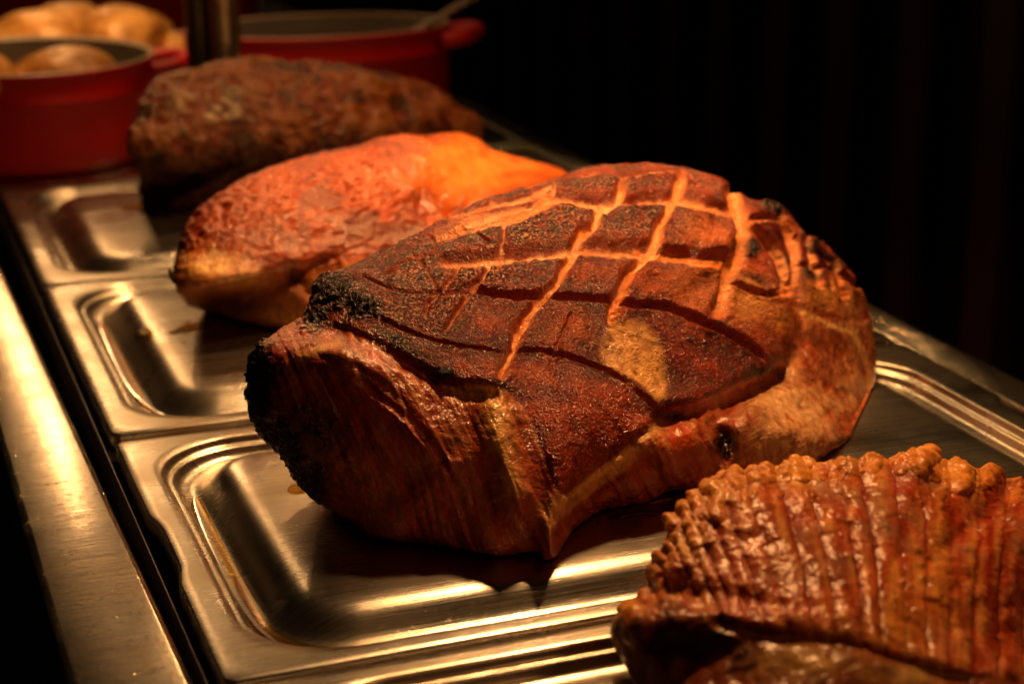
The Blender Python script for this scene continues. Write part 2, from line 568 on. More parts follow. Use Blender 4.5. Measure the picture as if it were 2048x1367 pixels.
def tray(y0, y1, label, ztop=0.0, notch=None):
    root = empty('gastronorm_tray', ((XL + XR) / 2, (y0 + y1) / 2, 0), label, 'tray', 'steel trays in a row on the counter')
    rx0, rx1, ry0, ry1 = 0.1435, 0.640, y0 + 0.0125, y1 - 0.0135
    R0 = 0.052
    # (inset from the recess outline, height)
    prof = [(0.0, 0.0), (0.0007, -0.0004), (0.0014, -0.0016), (0.0020, -0.0034), (0.0030, -0.0046), (0.0042, -0.0050), (0.0053, -0.0046), (0.0062, -0.0045), (0.0070, -0.0058),
            (0.0080, -0.0080), (0.0092, -0.0096), (0.0110, -0.0104), (0.0150, -0.0106), (0.0165, -0.0105), (0.0190, -0.0100),
            (0.0220, -0.0086), (0.0250, -0.0062), (0.0280, -0.0034), (0.0310, -0.0010), (0.0340, 0.0007), (0.0370, 0.0018), (0.0400, 0.0025), (0.0440, 0.0030), (0.0490, 0.0033), (0.0550, 0.0034), (0.062, 0.0034)]
    rings = []
    def outer(d, z, r):
        q = rrect(XL + d, XR - d, y0 + d, y1 - d, r)
        if notch:
            for p in q:
                t = np.clip(min((p[1] - notch[0]) / 0.010, (notch[1] - p[1]) / 0.010), 0, 1)
                if p[0] < XL + 0.012: p[0] += 0.0038 * t
                if p[0] > XR - 0.012: p[0] -= 0.010 * t
        return np.c_[q, np.full(len(q), z)]
    rings.append(outer(0.0, -0.0095, 0.006))
    rings.append(outer(0.0, -0.0016, 0.006))
    rings.append(outer(0.0005, -0.0005, 0.006))
    rings.append(outer(0.0016, 0.0, 0.0055))
    for t in (0.35, 0.8):
        a = outer(0.0016, 0.0, 0.0055)
        q = rrect(rx0, rx1, ry0, ry1, R0)
        rings.append(np.c_[a[:, :2] * (1 - t) + q * t, np.zeros(len(q))])
    for d, z in prof:
        q = rrect(rx0 + d, rx1 - d, ry0 + d, ry1 - d, max(R0 - d * 0.75, 0.018))
        rings.append(np.c_[q, np.full(len(q), z)])
    n = len(rings[0])
    verts = np.vstack(rings)
    faces = []
    for i in range(len(rings) - 1):
        for k in range(n):
            k2 = (k + 1) % n
            faces.append((i * n + k, i * n + k2, (i + 1) * n + k2, (i + 1) * n + k))
    # plateau: slight sag and dents
    last = rings[-1]
    cx, cy = last[:, :2].mean(0)
    st = [0.75, 0.5, 0.25, 0.08]
    base = (len(rings) - 1) * n
    for s in st:
        q = last.copy()
        q[:, 0] = cx + (q[:, 0] - cx) * s
        q[:, 1] = cy + (q[:, 1] - cy) * s
        verts = np.vstack([verts, q])
        nb = len(verts) - n
        for k in range(n):
            k2 = (k + 1) % n
            faces.append((base + k, base + k2, nb + k2, nb + k))
        base = nb
    faces.append(tuple(base + k for k in range(n)))
    verts[:, 2] += ztop
    wv = fbm(np.c_[verts[:, :2], np.zeros(len(verts))] + y0 * 3, 14, 2, 5) * 0.00022
    verts[:, 2] += wv
    o = mesh_obj('tray_sheet', verts, faces, STEEL, root)
    return root

PZ = 0.0037
tray(1.3545, 1.690, 'steel tray under the browned beef joint, farthest from the camera')
tray(1.0105, 1.3500, 'steel tray under the orange turkey breast, second from the back')
tray(0.6905, 0.9985, 'steel tray with yellow juice in its gutter, under the scored gammon', notch=(0.800, 0.880))
tray(0.345, 0.6845, 'steel tray nearest the camera, under the pork with crackling')

# juice in the gutter of the gammon tray: thin pool following the left side and front corner
def pool(name, y0, y1, label, path, width, z):
    P = catmull(path, 10, closed=False)
    n = len(P)
    rows = []
    for i, p in enumerate(P):
        t = P[min(i + 1, n - 1)] - P[max(i - 1, 0)]
        t = t / np.linalg.norm(t)
        nr = np.array([-t[1], t[0]])
        s = i / (n - 1)
        hw = width * 0.5 * math.sqrt(max(1 - (2 * s - 1) ** 8, 0.0004))
        row = []
        for k in range(9):
            q = (k / 8 - 0.5) * 2
            edge = 1 - abs(q) ** 4
            row.append((p[0] + nr[0] * hw * q, p[1] + nr[1] * hw * q, z + 0.00015 * edge - 0.0005 * (1 - edge)))
        rows.append(row)
    verts = [v for r in rows for v in r]
    faces = [(i * 9 + k, i * 9 + k + 1, (i + 1) * 9 + k + 1, (i + 1) * 9 + k) for i in range(n - 1) for k in range(8)]
    base = len(verts)
    verts += [(v[0], v[1], z - 0.0006) for v in verts]
    faces += [tuple(base + j for j in f[::-1]) for f in faces]
    o = mesh_obj(name, verts, faces, OIL)
    return tag(o, label, 'juice')

pool('juice_pool', 0, 0, 'yellow meat juice lying in the left gutter of the gammon tray', [(0.160, 0.925), (0.158, 0.86), (0.158, 0.79), (0.163, 0.745), (0.180, 0.722), (0.215, 0.7165), (0.27, 0.7165)], 0.0125, -0.0100)
pool('juice_pool', 0, 0, 'film of meat juice in the left gutter of the turkey tray', [(0.160, 1.275), (0.158, 1.20), (0.158, 1.12), (0.168, 1.06)], 0.0125, -0.0098)

def puddle(px, py, rx, ry, seed, label, rot=0.0):
    c = G(px, py, PZ)
    n = 72
    rings = []
    for s_, h_ in ((1.0, -0.0002), (0.985, 0.0003), (0.94, 0.0007), (0.8, 0.0009), (0.4, 0.0009)):
        row = []
        for k in range(n):
            a = 2 * math.pi * k / n
            r = 1 + 0.18 * math.sin(2 * a + seed) + 0.13 * math.sin(3 * a + seed * 2.1) + 0.08 * math.sin(5 * a + seed * 3.7)
            x, y = rx * r * s_ * math.cos(a), ry * r * s_ * math.sin(a)
            row.append((c[0] + x * math.cos(rot) - y * math.sin(rot), c[1] + x * math.sin(rot) + y * math.cos(rot), PZ + h_))
        rings.append(row)
    verts = [q for r in rings for q in r]
    faces = [(i * n + k, i * n + (k + 1) % n, (i + 1) * n + (k + 1) % n, (i + 1) * n + k) for i in range(len(rings) - 1) for k in range(n)]
    faces.append(tuple(4 * n + k for k in range(n)))
    faces.append(tuple(range(n))[::-1])
    return tag(mesh_obj('juice_puddle', verts, faces, OIL), label, 'juice')
puddle(395, 652, 0.020, 0.008, 1.0, 'thin puddle of juice under the left end of the turkey', 0.3)
puddle(1330, 1010, 0.030, 0.008, 3.1, 'film of juice between the gammon and the pork', 0.2)
puddle(285, 415, 0.022, 0.014, 4.0, 'film of juice by the left end of the beef joint')

def drop(px, py, r, h, z, label, sq=1.0):
    c = G(px, py, z)
    bm = bmesh.new()
    bmesh.ops.create_icosphere(bm, subdivisions=4, radius=1.0)
    for v in bm.verts:
        k = 1 + 0.12 * math.sin(3 * v.co.x + px) + 0.1 * math.sin(4 * v.co.y)
        v.co = Vector((c[0] + v.co.x * r * k, c[1] + v.co.y * r * sq * k, z + max(v.co.z, -0.02) * h))
    return tag(bm_obj('juice_drop', bm, OIL), label, 'drop', 'drops of juice on the trays')
drop(596, 978, 0.0050, 0.0030, PZ, 'amber drop of juice on the tray beside the charred end of the gammon')
drop(404, 1094, 0.0030, 0.0018, -0.009, 'round dark drop in the left gutter of the gammon tray', 1.3)
drop(362, 992, 0.0022, 0.0008, -0.009, 'small glint of juice high in the gutter of the gammon tray')
drop(290, 663, 0.0060, 0.0011, PZ, 'flat drop of juice on the tray left of the turkey', 1.2)
drop(376, 647, 0.0022, 0.0016, PZ, 'tiny bead of juice touching the underside of the turkey')
drop(368, 685, 0.0014, 0.0012, PZ, 'tiny bead of juice on bare steel below the turkey tip')
drop(1252, 1322, 0.0020, 0.0016, PZ, 'small bead of juice at the left end of the pork')

# ================================================================== POTS (background)
def ellipse_pot(name, c, rx, ry, h, label, fill=None, fill_z=0.06, rot=0.0, lugs=((0.0),), z0=0.0, group='red cast iron pots', flat_lug=False):
    root = empty(name, (c[0], c[1], z0), label, 'pot', group)
    n = 96
    t = 0.005
    def ring(ax, ay, z):
        out = []
        for k in range(n):
            a = 2 * math.pi * k / n
            x, y = ax * math.cos(a), ay * math.sin(a)
            out.append((c[0] + x * math.cos(rot) - y * math.sin(rot), c[1] + x * math.sin(rot) + y * math.cos(rot), z0 + z))
        return out
    def loft(rs, nm, mat, cap0=True, par=None):
        verts = [v for r in rs for v in r]
        faces = [(i * n + k, i * n + (k + 1) % n, (i + 1) * n + (k + 1) % n, (i + 1) * n + k) for i in range(len(rs) - 1) for k in range(n)]
        if cap0: faces.append(tuple(range(n))[::-1])
        return mesh_obj(nm, verts, faces, mat, par or root)
    # outer wall with a moulded band under the rim
    prof = [(-0.016, 0.0), (-0.010, 0.001), (-0.004, 0.006), (-0.001, 0.014), (0.0, 0.03), (0.0, h * 0.68), (0.0016, h * 0.70), (0.0022, h * 0.715), (0.0012, h * 0.73), (0.0008, h * 0.93), (0.0022, h * 0.95), (0.0026, h * 0.985), (0.0014, h * 0.998)]
    wl = loft([ring(rx + d, ry + d, z) for d, z in prof], 'wall', RED)
    loft([ring(rx + d, ry + d, z) for d, z in [(0.0014, h * 0.998), (0.0, h + 0.0006), (-0.002, h + 0.0006), (-0.004, h - 0.002)]], 'rim', simple('bare rim', (0.30, 0.22, 0.16), 0.35, noise=0.2), False, wl)
    loft([ring(rx - 0.010, ry - 0.010, 0.006), ring(rx - 0.006, ry - 0.006, 0.02), ring(rx - 0.0045, ry - 0.0045, h * 0.6), ring(rx - 0.0042, ry - 0.0042, h - 0.0021)], 'lining', CREAM, True, wl)
    for la in lugs:
        # loop handle: slab with rounded slot
        bm = bmesh.new()
        a = la
        ca, sa = math.cos(a), math.sin(a)
        ex, ey = (rx - 0.001) * math.cos(a), (ry - 0.001) * math.sin(a)
        prof2 = [(-0.042, 0.0), (-0.036, 0.020), (-0.022, 0.032), (0.0, 0.036), (0.022, 0.032), (0.036, 0.020), (0.042, 0.0)]
        P = catmull(prof2, 6, closed=False)
        pts = [(c[0] + (ex + q[1]) * 1.0 * 1 - 0 if False else c[0] + ex + q[1] * ca - q[0] * sa, c[1] + ey + q[1] * sa + q[0] * ca, z0 + h * 0.86 + 0.14 * q[1]) for q in P]
        bm.free()
        hd = tube('handle', pts, [0.0085] * 5, RED, root, 16)
        if flat_lug:
            bm = bmesh.new(); bm.from_mesh(hd.data)
            lo = [bm.verts.new((p[0], p[1], p[2] - 0.003)) for p in pts]
            hi = [bm.verts.new((p[0], p[1], p[2] + 0.004)) for p in pts]
            bm.faces.new(lo[::-1]); bm.faces.new(hi)
            for i in range(len(lo)):
                j = (i + 1) % len(lo); bm.faces.new((lo[i], lo[j], hi[j], hi[i]))
            bm.to_mesh(hd.data); bm.free()
    if fill is not None:
        rs = [ring((rx - 0.0050) * s, (ry - 0.0050) * s, fill_z) for s in (1.0, 0.7, 0.4, 0.1)]
        loft(rs, 'contents', fill, False).data.polygons
    return root

ellipse_pot('casserole_pot', (0.172, 1.853), 0.130, 0.128, 0.100, 'round red enamelled pot of roast potatoes at the left, nearest the trays', lugs=(math.radians(-8),), fill=GRAVY, fill_z=0.045)
ellipse_pot('casserole_pot', (0.268, 2.120), 0.135, 0.110, 0.070, 'red pot heaped with golden roast potatoes behind the nearest pot', lugs=(), fill=GRAVY, fill_z=0.045)
ellipse_pot('casserole_pot', (0.508, 1.957), 0.150, 0.094, 0.100, 'oval red pot of dark gravy with a ladle, right of the steel post', fill=GRAVY, fill_z=0.078, lugs=(math.radians(-22),), flat_lug=True)
ellipse_pot('casserole_pot', (0.34, 2.50), 0.22, 0.14, 0.115, 'large red pot at the very back behind the golden potatoes', lugs=(), fill=GRAVY, fill_z=0.08)

def potato_mat():
    return roast_mat('roast potato skin', fine=500, mid=60, mid_d=0.003, sss=0.1, coat=0.3, var=0.4)
POT = potato_mat()
def potato(loc, r, seed, label, flat=0.7, col=(0.62, 0.30, 0.07), group='roast potatoes in the pots', lvl=6):
    V, F = ico(lvl)
    rs = np.random.RandomState(seed)
    sc3 = np.array([1.0, 0.8 + 0.2 * rs.rand(), flat]) * r
    a = rs.rand() * 3.14
    M = np.array([[math.cos(a), -math.sin(a), 0], [math.sin(a), math.cos(a), 0], [0, 0, 1]])
    P = V * (1 + 0.10 * fbm(V + seed, 1.1, 2, seed)[:, None]) * sc3
    P = P @ M.T + np.array(loc)
    me = bpy.data.meshes.new('roast_potato')
    me.vertices.add(len(P)); me.loops.add(F.size); me.polygons.add(len(F))
    me.vertices.foreach_set('co', P.astype(np.float32).ravel())
    me.loops.foreach_set('vertex_index', F.astype(np.int32).ravel())
    me.polygons.foreach_set('loop_start', np.arange(0, F.size, 3, dtype=np.int32))
    me.polygons.foreach_set('use_smooth', np.ones(len(F), bool))
    me.update(calc_edges=True)
    k = sstep(-0.3, 0.5, fbm(V + seed, 2.2, 4, seed + 9))
    c = mixc(np.tile(np.array(col), (len(P), 1)), (0.40, 0.15, 0.025), 0.7 * k)
    for nm, arr in (('Col', c), ('Surf', np.tile([0.4, 0.6, 0.8], (len(P), 1)))):
        at = me.attributes.new(nm, 'FLOAT_COLOR', 'POINT')
        at.data.foreach_set('color', np.c_[arr, np.zeros(len(P))].astype(np.float32).ravel())
    me.materials.append(POT)
    o = link(bpy.data.objects.new('roast_potato', me))
    return tag(o, label, 'potato', group)
potato((0.108, 1.775, 0.086), 0.058, 1, 'large roast potato against the front wall of the nearest pot, cut by the picture edge')
potato((0.208, 1.80, 0.082), 0.052, 2, 'roast potato by the right rim inside the nearest pot', 0.62)
potato((0.148, 1.90, 0.050), 0.045, 3, 'dark half hidden roast potato at the back of the nearest pot', 0.6, (0.3, 0.14, 0.04))
for i, (x, y, z, r, l) in enumerate([(0.215, 2.06, 0.080, 0.060, 'pale roast potato at the left front of the golden heap'), (0.300, 2.05, 0.082, 0.060, 'bright orange roast potato at the front middle of the golden heap'),
                                  (0.362, 2.06, 0.062, 0.038, 'small roast potato at the right end of the golden heap beside the post'), (0.255, 2.13, 0.086, 0.052, 'roast potato on the crest of the golden heap'),
                                  (0.330, 2.13, 0.076, 0.048, 'roast potato behind the bright orange one in the golden heap'), (0.165, 2.08, 0.064, 0.045, 'roast potato at the far left of the golden heap')]):
    potato((x, y, z), r, 20 + i, l, 0.62, (0.80, 0.42, 0.11))

# ladle in the oval pot
lad = empty('ladle', (0.59, 1.92, 0.09), 'steel ladle leaning out of the oval gravy pot, handle up to the right', 'ladle')
a, b_ = G(828, 64, 0.103), G(960, -12, 0.19)
h1 = np.array([0.575, 1.905, 0.075])
d1 = rays(965, -14)[()]; q1 = d1 * (1.86 / d1[1]) + CP
d0 = rays(826, 66)[()]; q0 = d0 * (1.90 / d0[1]) + CP
tube('handle', [q0 + (q0 - q1) * 0.12, q0, (q0 + q1) / 2 + np.array([0, 0, 0.001]), q1], [0.0042, 0.0036, 0.003, 0.003], STEEL, lad, 12)
bm = bmesh.new()
bmesh.ops.create_uvsphere(bm, u_segments=24, v_segments=14, radius=0.026)
bmesh.ops.delete(bm, geom=[v for v in bm.verts if v.co.z > 0.004], context='VERTS')
e = q0 + (q0 - q1) * 0.25
for v in bm.verts: v.co += Vector((e[0] - 0.012, e[1], 0.082))
bm_obj('bowl', bm, STEEL, lad)

# steel post of the heated gantry
post = empty('gantry_post', (0.356, 1.745, 0), 'upright steel tube of the heated gantry between the two red pots', 'post')
tube('tube', [(0.356, 1.745, 0.0), (0.356, 1.745, 0.75)], [0.0170, 0.0170], steel_mat('post steel', base=(0.34, 0.25, 0.17), rough=0.25), post, 40)
tube('cable_cover', [(0.334, 1.757, 0.0), (0.334, 1.757, 0.75)], [0.0125, 0.0125], DARKST, post, 24)
tube('foot_flange', [(0.362, 1.745, -0.0005), (0.362, 1.745, 0.006)], [0.034, 0.034], STEEL, post, 40)

# ================================================================== ROASTS
# ---------------- beef joint
beef_c = [(262, 290, 1.50), (272, 232, 1.52), (300, 182, 1.54), (355, 150, 1.56), (430, 134, 1.57), (520, 121, 1.58), (610, 124, 1.58), (700, 130, 1.585), (780, 148, 1.59), (850, 172, 1.60), (912, 205, 1.60),
          (952, 240, 1.60), (965, 272, 1.60), (968, 320, 1.59), (930, 370, None), (800, 410, None), (650, 425, None), (500, 420, None), (400, 412, None), (325, 414, None), (284, 398, None), (276, 350, 1.52)]
def beef_depth(u, v):
    d = np.zeros_like(u)
    q, _ = polydist(u, v, [(300, 335), (420, 318), (520, 330), (640, 305), (760, 300)])
    d += 0.006 * np.exp(-(q / 16) ** 2)
    d += 0.030 * sstep(290, 370, v)          # lower side tucked in under the top crust
    return d
def beef_detail(u, v, P, Nn, z):
    n1 = fbm(P, 38, 3, 11)
    n2 = fbm(P, 120, 3, 21)
    n3 = fbm(P, 340, 2, 31)
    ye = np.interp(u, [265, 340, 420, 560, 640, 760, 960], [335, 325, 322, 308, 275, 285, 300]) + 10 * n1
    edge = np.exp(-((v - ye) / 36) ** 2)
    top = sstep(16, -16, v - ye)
    disp = 0.0034 * n1 + (0.0018 + 0.0022 * edge) * n2 + (0.0007 + 0.0012 * edge) * n3
    col = np.tile(np.array([0.13, 0.024, 0.006]), (len(u), 1))
    col = mixc(col, (0.17, 0.052, 0.012), sstep(-0.1, 0.7, n1 + 0.4 * n2) * top)
    col = mixc(col, (0.035, 0.009, 0.004), sstep(-0.1, 0.6, -n1 + 0.5 * n2))
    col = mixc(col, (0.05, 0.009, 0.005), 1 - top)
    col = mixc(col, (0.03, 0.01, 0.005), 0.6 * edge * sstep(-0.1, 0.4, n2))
    g = blob(u, v, 415, 215, 70, 40)
    col = mixc(col, (0.34, 0.25, 0.13), np.clip(g * sstep(-0.2, 0.4, n2) * 1.1, 0, 1))
    surf = np.c_[0.17 - 0.02 * edge, np.full(len(u), 0.9), 0.5 + 0.5 * edge, 0.12 * np.ones(len(u))]
    return disp, col, surf
beef = empty('beef_joint', (0.39, 1.56, PZ), 'dark brown crusted beef joint on the farthest tray', 'roast meat')
roast('meat', beef_c, (600, 270), 0.055, 0.08, 8, PZ, beef_depth, beef_detail, roast_mat('beef crust', fine=450, fine_d=0.0015, mid=120, mid_d=0.003, sss=0.0, coat=0.10, grain=260, glint_col=(0.30, 0.12, 0.05), spec=0.25), beef, 0.5)

# ---------------- turkey breast
tur_c = [(346, 560, 1.16), (357, 505, 1.18), (382, 445, 1.20), (435, 392, 1.22), (515, 350, 1.24), (600, 318, 1.26), (700, 290, 1.27), (790, 272, 1.275), (860, 263, 1.28), (915, 262, 1.285), (955, 276, 1.29), (985, 300, 1.29), (1040, 318, 1.29),
         (1115, 340, 1.29), (1175, 385, 1.27), (1185, 450, 1.24), (1140, 540, 1.20), (1010, 610, None), (860, 640, None), (740, 655, None), (640, 662, None), (560, 656, None), (480, 645, None), (410, 625, None), (362, 596, 1.165)]
def tur_depth(u, v):
    d = np.zeros_like(u)
    d += 0.010 * blob(u, v, 1010, 350, 70, 60) * -1
    q, _ = polydist(u, v, [(370, 500), (470, 520), (600, 540), (760, 560)])
    d += 0.0035 * np.exp(-(q / 22) ** 2)
    q, _ = polydist(u, v, [(590, 560), (640, 600), (650, 660)])
    d += 0.006 * np.exp(-(q / 16) ** 2)
    d += 0.012 * sstep(540, 660, v)
    d -= 0.004 * blob(u, v, 700, 430, 120, 50)
    return d
def tur_detail(u, v, P, Nn, z):
    n1 = fbm(P, 26, 3, 41)
    wr = np.c_[P[:, 0] * 0.55 + P[:, 2] * 0.5, P[:, 1] * 1.3, P[:, 2] * 1.5 - P[:, 0] * 0.6] + 0.006 * np.c_[n1, -n1, n1]
    n2 = 1 - np.abs(fbm(wr, 140, 3, 51))
    n3 = fbm(P, 240, 2, 61)
    smooth = np.clip(blob(u, v, 970, 320, 140, 80) * 1.25 + 0.25 * n1, 0, 1)
    top = sstep(575, 480, v - 0.05 * (u - 400))
    amt = (1 - smooth) * (0.35 + 0.65 * top)
    disp = 0.0022 * n1 + 0.0030 * (n2 - 0.6) * amt * np.clip(0.8 + 0.7 * n1, 0.2, 1.4) + 0.00045 * n3 * amt
    lf = sstep(640, 400, u + 30 * n1) * 0.6
    dk, _ = polydist(u, v, [(985, 395), (1040, 378), (1110, 375), (1180, 380)])
    dk2, _ = polydist(u, v, [(1010, 345), (1060, 350), (1110, 358)])
    col = np.tile(np.array([0.36, 0.050, 0.006]), (len(u), 1))
    col = mixc(col, (0.50, 0.090, 0.012), sstep(-0.1, 1.0, n1 + (n2 - 0.6)))
    col = mixc(col, (0.16, 0.022, 0.006), sstep(0.1, 0.8, -n1 + 0.5 * n3) * (1 - smooth) * 0.8)
    col = mixc(col, (0.80, 0.21, 0.036), smooth)
    st = fbm(np.c_[P[:, 0] * 30 + P[:, 1] * 10, P[:, 1] * 140, P[:, 2] * 200], 1.0, 3, 66)
    col = mixc(col, (0.50, 0.07, 0.012), 0.7 * smooth * sstep(0.0, 0.9, st))
    col = mixc(col, (0.13, 0.018, 0.006), 0.75 * sstep(0.25, 0.8, fbm(P, 16, 3, 67)) * (1 - smooth))
    col = mixc(col, (0.30, 0.05, 0.01), np.clip(np.exp(-(dk / 14) ** 2) + 0.8 * np.exp(-(dk2 / 7) ** 2), 0, 1) * 0.8)
    col = mixc(col, (0.20, 0.024, 0.004), lf + 0.5 * sstep(0.1, 0.7, n1) * (1 - smooth))
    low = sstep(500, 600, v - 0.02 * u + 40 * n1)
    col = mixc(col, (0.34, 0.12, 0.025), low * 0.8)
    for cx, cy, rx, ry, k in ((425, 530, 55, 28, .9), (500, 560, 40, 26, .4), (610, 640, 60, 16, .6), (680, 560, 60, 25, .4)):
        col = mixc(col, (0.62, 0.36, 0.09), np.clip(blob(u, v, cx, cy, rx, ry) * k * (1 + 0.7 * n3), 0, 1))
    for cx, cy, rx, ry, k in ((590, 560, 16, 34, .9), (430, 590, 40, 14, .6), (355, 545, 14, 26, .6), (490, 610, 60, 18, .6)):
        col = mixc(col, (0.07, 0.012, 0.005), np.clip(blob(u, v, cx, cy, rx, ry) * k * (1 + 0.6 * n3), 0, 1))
    surf = np.c_[0.19 + 0.2 * smooth + 0.15 * low, 0.55 * (1 - 0.85 * smooth) + 0.1, 1 - 0.5 * low]
    return disp, col, surf
turkey = empty('turkey_breast', (0.42, 1.24, PZ), 'glossy orange roast turkey breast behind the scored gammon', 'roast meat')
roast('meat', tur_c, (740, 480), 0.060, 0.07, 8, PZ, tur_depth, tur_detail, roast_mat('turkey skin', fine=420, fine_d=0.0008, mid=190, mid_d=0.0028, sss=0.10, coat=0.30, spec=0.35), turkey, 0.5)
ps = G(0, 0)
t0 = rays(352, 560)[()] ; t0 = t0 * (1.155 / t0[1]) + CP
t1 = rays(338, 538)[()] ; t1 = t1 * (1.150 / t1[1]) + CP
tube('skin_tip', [t0 + np.array([0.006, 0.002, -0.003]), t0, (t0 + t1) / 2 + np.array([-0.001, 0, 0.0]), t1], [0.0035, 0.003, 0.0018, 0.0006], simple('burnt skin', (0.03, 0.008, 0.004), 0.4), turkey, 10)

# ---------------- scored gammon
gam_c = [(498, 790, 0.865), (504, 735, 0.868), (525, 695, 0.872), (575, 655, 0.885), (622, 620, 0.895), (640, 568, 0.91), (690, 540, 0.925), (755, 505, 0.94), (830, 478, 0.955), (880, 445, 0.965), (960, 405, 0.975), (1045, 372, 0.985),
         (1130, 348, 0.99), (1220, 333, 0.995), (1300, 330, 0.995), (1358, 335, 0.995), (1400, 350, 0.99), (1450, 362, 0.985), (1490, 395, 0.98), (1540, 403, 0.98), (1575, 430, 0.98), (1600, 462, 0.98), (1650, 492, 0.98), (1690, 535, 0.975), (1718, 575, 0.97),
         (1735, 630, 0.962), (1748, 700, 0.948), (1744, 780, 0.922), (1728, 835, 0.890), (1685, 888, None), (1605, 930, None), (1490, 965, None), (1400, 985, None), (1340, 985, None), (1280, 1008, None), (1210, 1022, None), (1150, 1060, None), (1105, 1120, None), (1060, 1104, None), (980, 1108, None),
         (870, 1085, None), (760, 1075, None), (690, 1050, None), (640, 1012, 0.835), (600, 965, 0.842), (575, 920, 0.848), (535, 870, 0.855), (508, 830, 0.86)]

# scoring cuts: (points, half width px, depth mm, fat visible)
CUTS = [
    ([(1040, 376), (1090, 360), (1150, 352), (1205, 347), (1246, 353), (1300, 344), (1358, 342)], 4.5, 1.8, 0.7),
    ([(835, 494), (900, 466), (955, 452), (1010, 441), (1050, 425), (1085, 402), (1125, 392), (1184, 402), (1240, 400), (1300, 395), (1350, 398), (1400, 405), (1450, 424), (1478, 440)], 12, 4.0, 1.0),
    ([(860, 478), (940, 446), (1010, 428), (1065, 408), (1115, 385)], 19, 2.4, 1.0),
    ([(870, 438), (930, 425), (985, 410), (1040, 396), (1085, 378), (1110, 366)], 5, 1.8, 0.9),
    ([(860, 530), (930, 528), (985, 524), (1040, 512), (1100, 504), (1160, 497), (1230, 499), (1300, 502), (1374, 510), (1451, 518), (1490, 530)], 15, 4.2, 1.0),
    ([(840, 596), (900, 588), (960, 588), (1020, 589), (1107, 590), (1224, 598), (1257, 604), (1327, 612), (1356, 622), (1411, 644), (1466, 670), (1510, 702), (1545, 735)], 6.5, 3.6, 0.35),
    ([(1010, 700), (1058, 697), (1100, 702), (1144, 712), (1199, 734), (1254, 765), (1290, 795), (1325, 825)], 5, 2.6, 0.25),
    ([(765, 560), (800, 540), (857, 516), (895, 492)], 3.5, 1.6, 0.15),
    ([(1010, 446), (1003, 490), (1000, 520), (981, 540), (952, 578), (915, 622), (882, 669)], 5.5, 3.2, 0.45),
    ([(1110, 362), (1104, 385)], 5, 2.5, 0.8),
    ([(1246, 352), (1238, 390), (1222, 408), (1195, 420), (1188, 448), (1158, 476), (1145, 510), (1102, 574), (1065, 613), (1036, 666), (1014, 720), (996, 770)], 10, 4.0, 0.95),
    ([(1358, 340), (1357, 385), (1336, 410), (1319, 446), (1312, 479), (1297, 505), (1275, 527), (1254, 556), (1239, 593), (1226, 622), (1218, 650)], 10.5, 4.2, 1.0),
    ([(1458, 366), (1466, 402), (1480, 446), (1484, 475), (1471, 519), (1453, 556), (1440, 605), (1447, 640)], 13, 4.0, 0.9),
    ([(1466, 402), (1502, 455), (1531, 483), (1557, 523), (1566, 560), (1575, 600)], 9, 3.6, 0.85),
    ([(1552, 420), (1572, 462), (1586, 505), (1586, 540), (1579, 580)], 10, 3.2, 0.7),
    ([(1586, 522), (1612, 534), (1649, 534), (1685, 552), (1722, 580)], 6, 3.0, 0.7),
    ([(1586, 470), (1620, 500), (1665, 530)], 5, 2.4, 0.5),
    ([(1490, 445), (1530, 436), (1565, 446)], 6, 2.6, 0.7),
    ([(1612, 470), (1618, 510), (1632, 545), (1640, 580)], 7, 3.0, 0.7),
    ([(1668, 515), (1676, 555), (1690, 600)], 6, 2.6, 0.7),
    ([(1455, 560), (1500, 585), (1540, 590), (1575, 585)], 6, 2.6, 0.6),
    ([(905, 440), (950, 470), (985, 500)], 3.5, 1.6, 0.3),
    ([(820, 515), (850, 545), (880, 600)], 3.0, 1.4, 0.1),
    ([(720, 560), (790, 588), (860, 594)], 3.2, 1.5, 0.1),
    ([(760, 640), (820, 668), (900, 690), (1005, 702)], 3.4, 1.5, 0.1),
    ([(930, 530), (915, 560), (880, 590), (840, 640)], 3.4, 1.8, 0.15),
    ([(1150, 620), (1120, 680), (1100, 740)], 3.0, 1.3, 0.1),
]
FATLINES = [  # pale seams of fat on the side, not cut
    ([(898, 771), (974, 775), (990, 808), (1001, 863), (1014, 927), (1046, 1005)], 24, 0.85),
    ([(1085, 1060), (1100, 1015), (1173, 958), (1246, 907), (1283, 870), (1322, 838), (1338, 815)], 18, 0.85),
    ([(1075, 1090), (1120, 1030), (1190, 975), (1260, 925), (1300, 890)], 7, 0.5),
    ([(1586, 622), (1612, 629), (1660, 651), (1703, 668), (1726, 710)], 6, 0.9),
    ([(590, 722), (640, 700), (690, 684)], 11, 0.5),
    ([(985, 770), (992, 740)], 7, 0.8),
    ([(1720, 700), (1735, 760), (1722, 820)], 7, 0.4),
]
RIND = [(640, 560), (700, 530), (800, 480), (900, 425), (1050, 365), (1220, 325), (1370, 325), (1460, 360), (1500, 400), (1560, 400), (1640, 480), (1725, 580), (1735, 640), (1660, 640), (1585, 615), (1590, 680), (1535, 735), (1400, 800), (1335, 820), (1285, 868), (1175, 952), (1120, 990), (1085, 910), (1048, 820), (988, 772), (900, 768), (860, 748), (780, 700), (700, 665), (620, 650)]
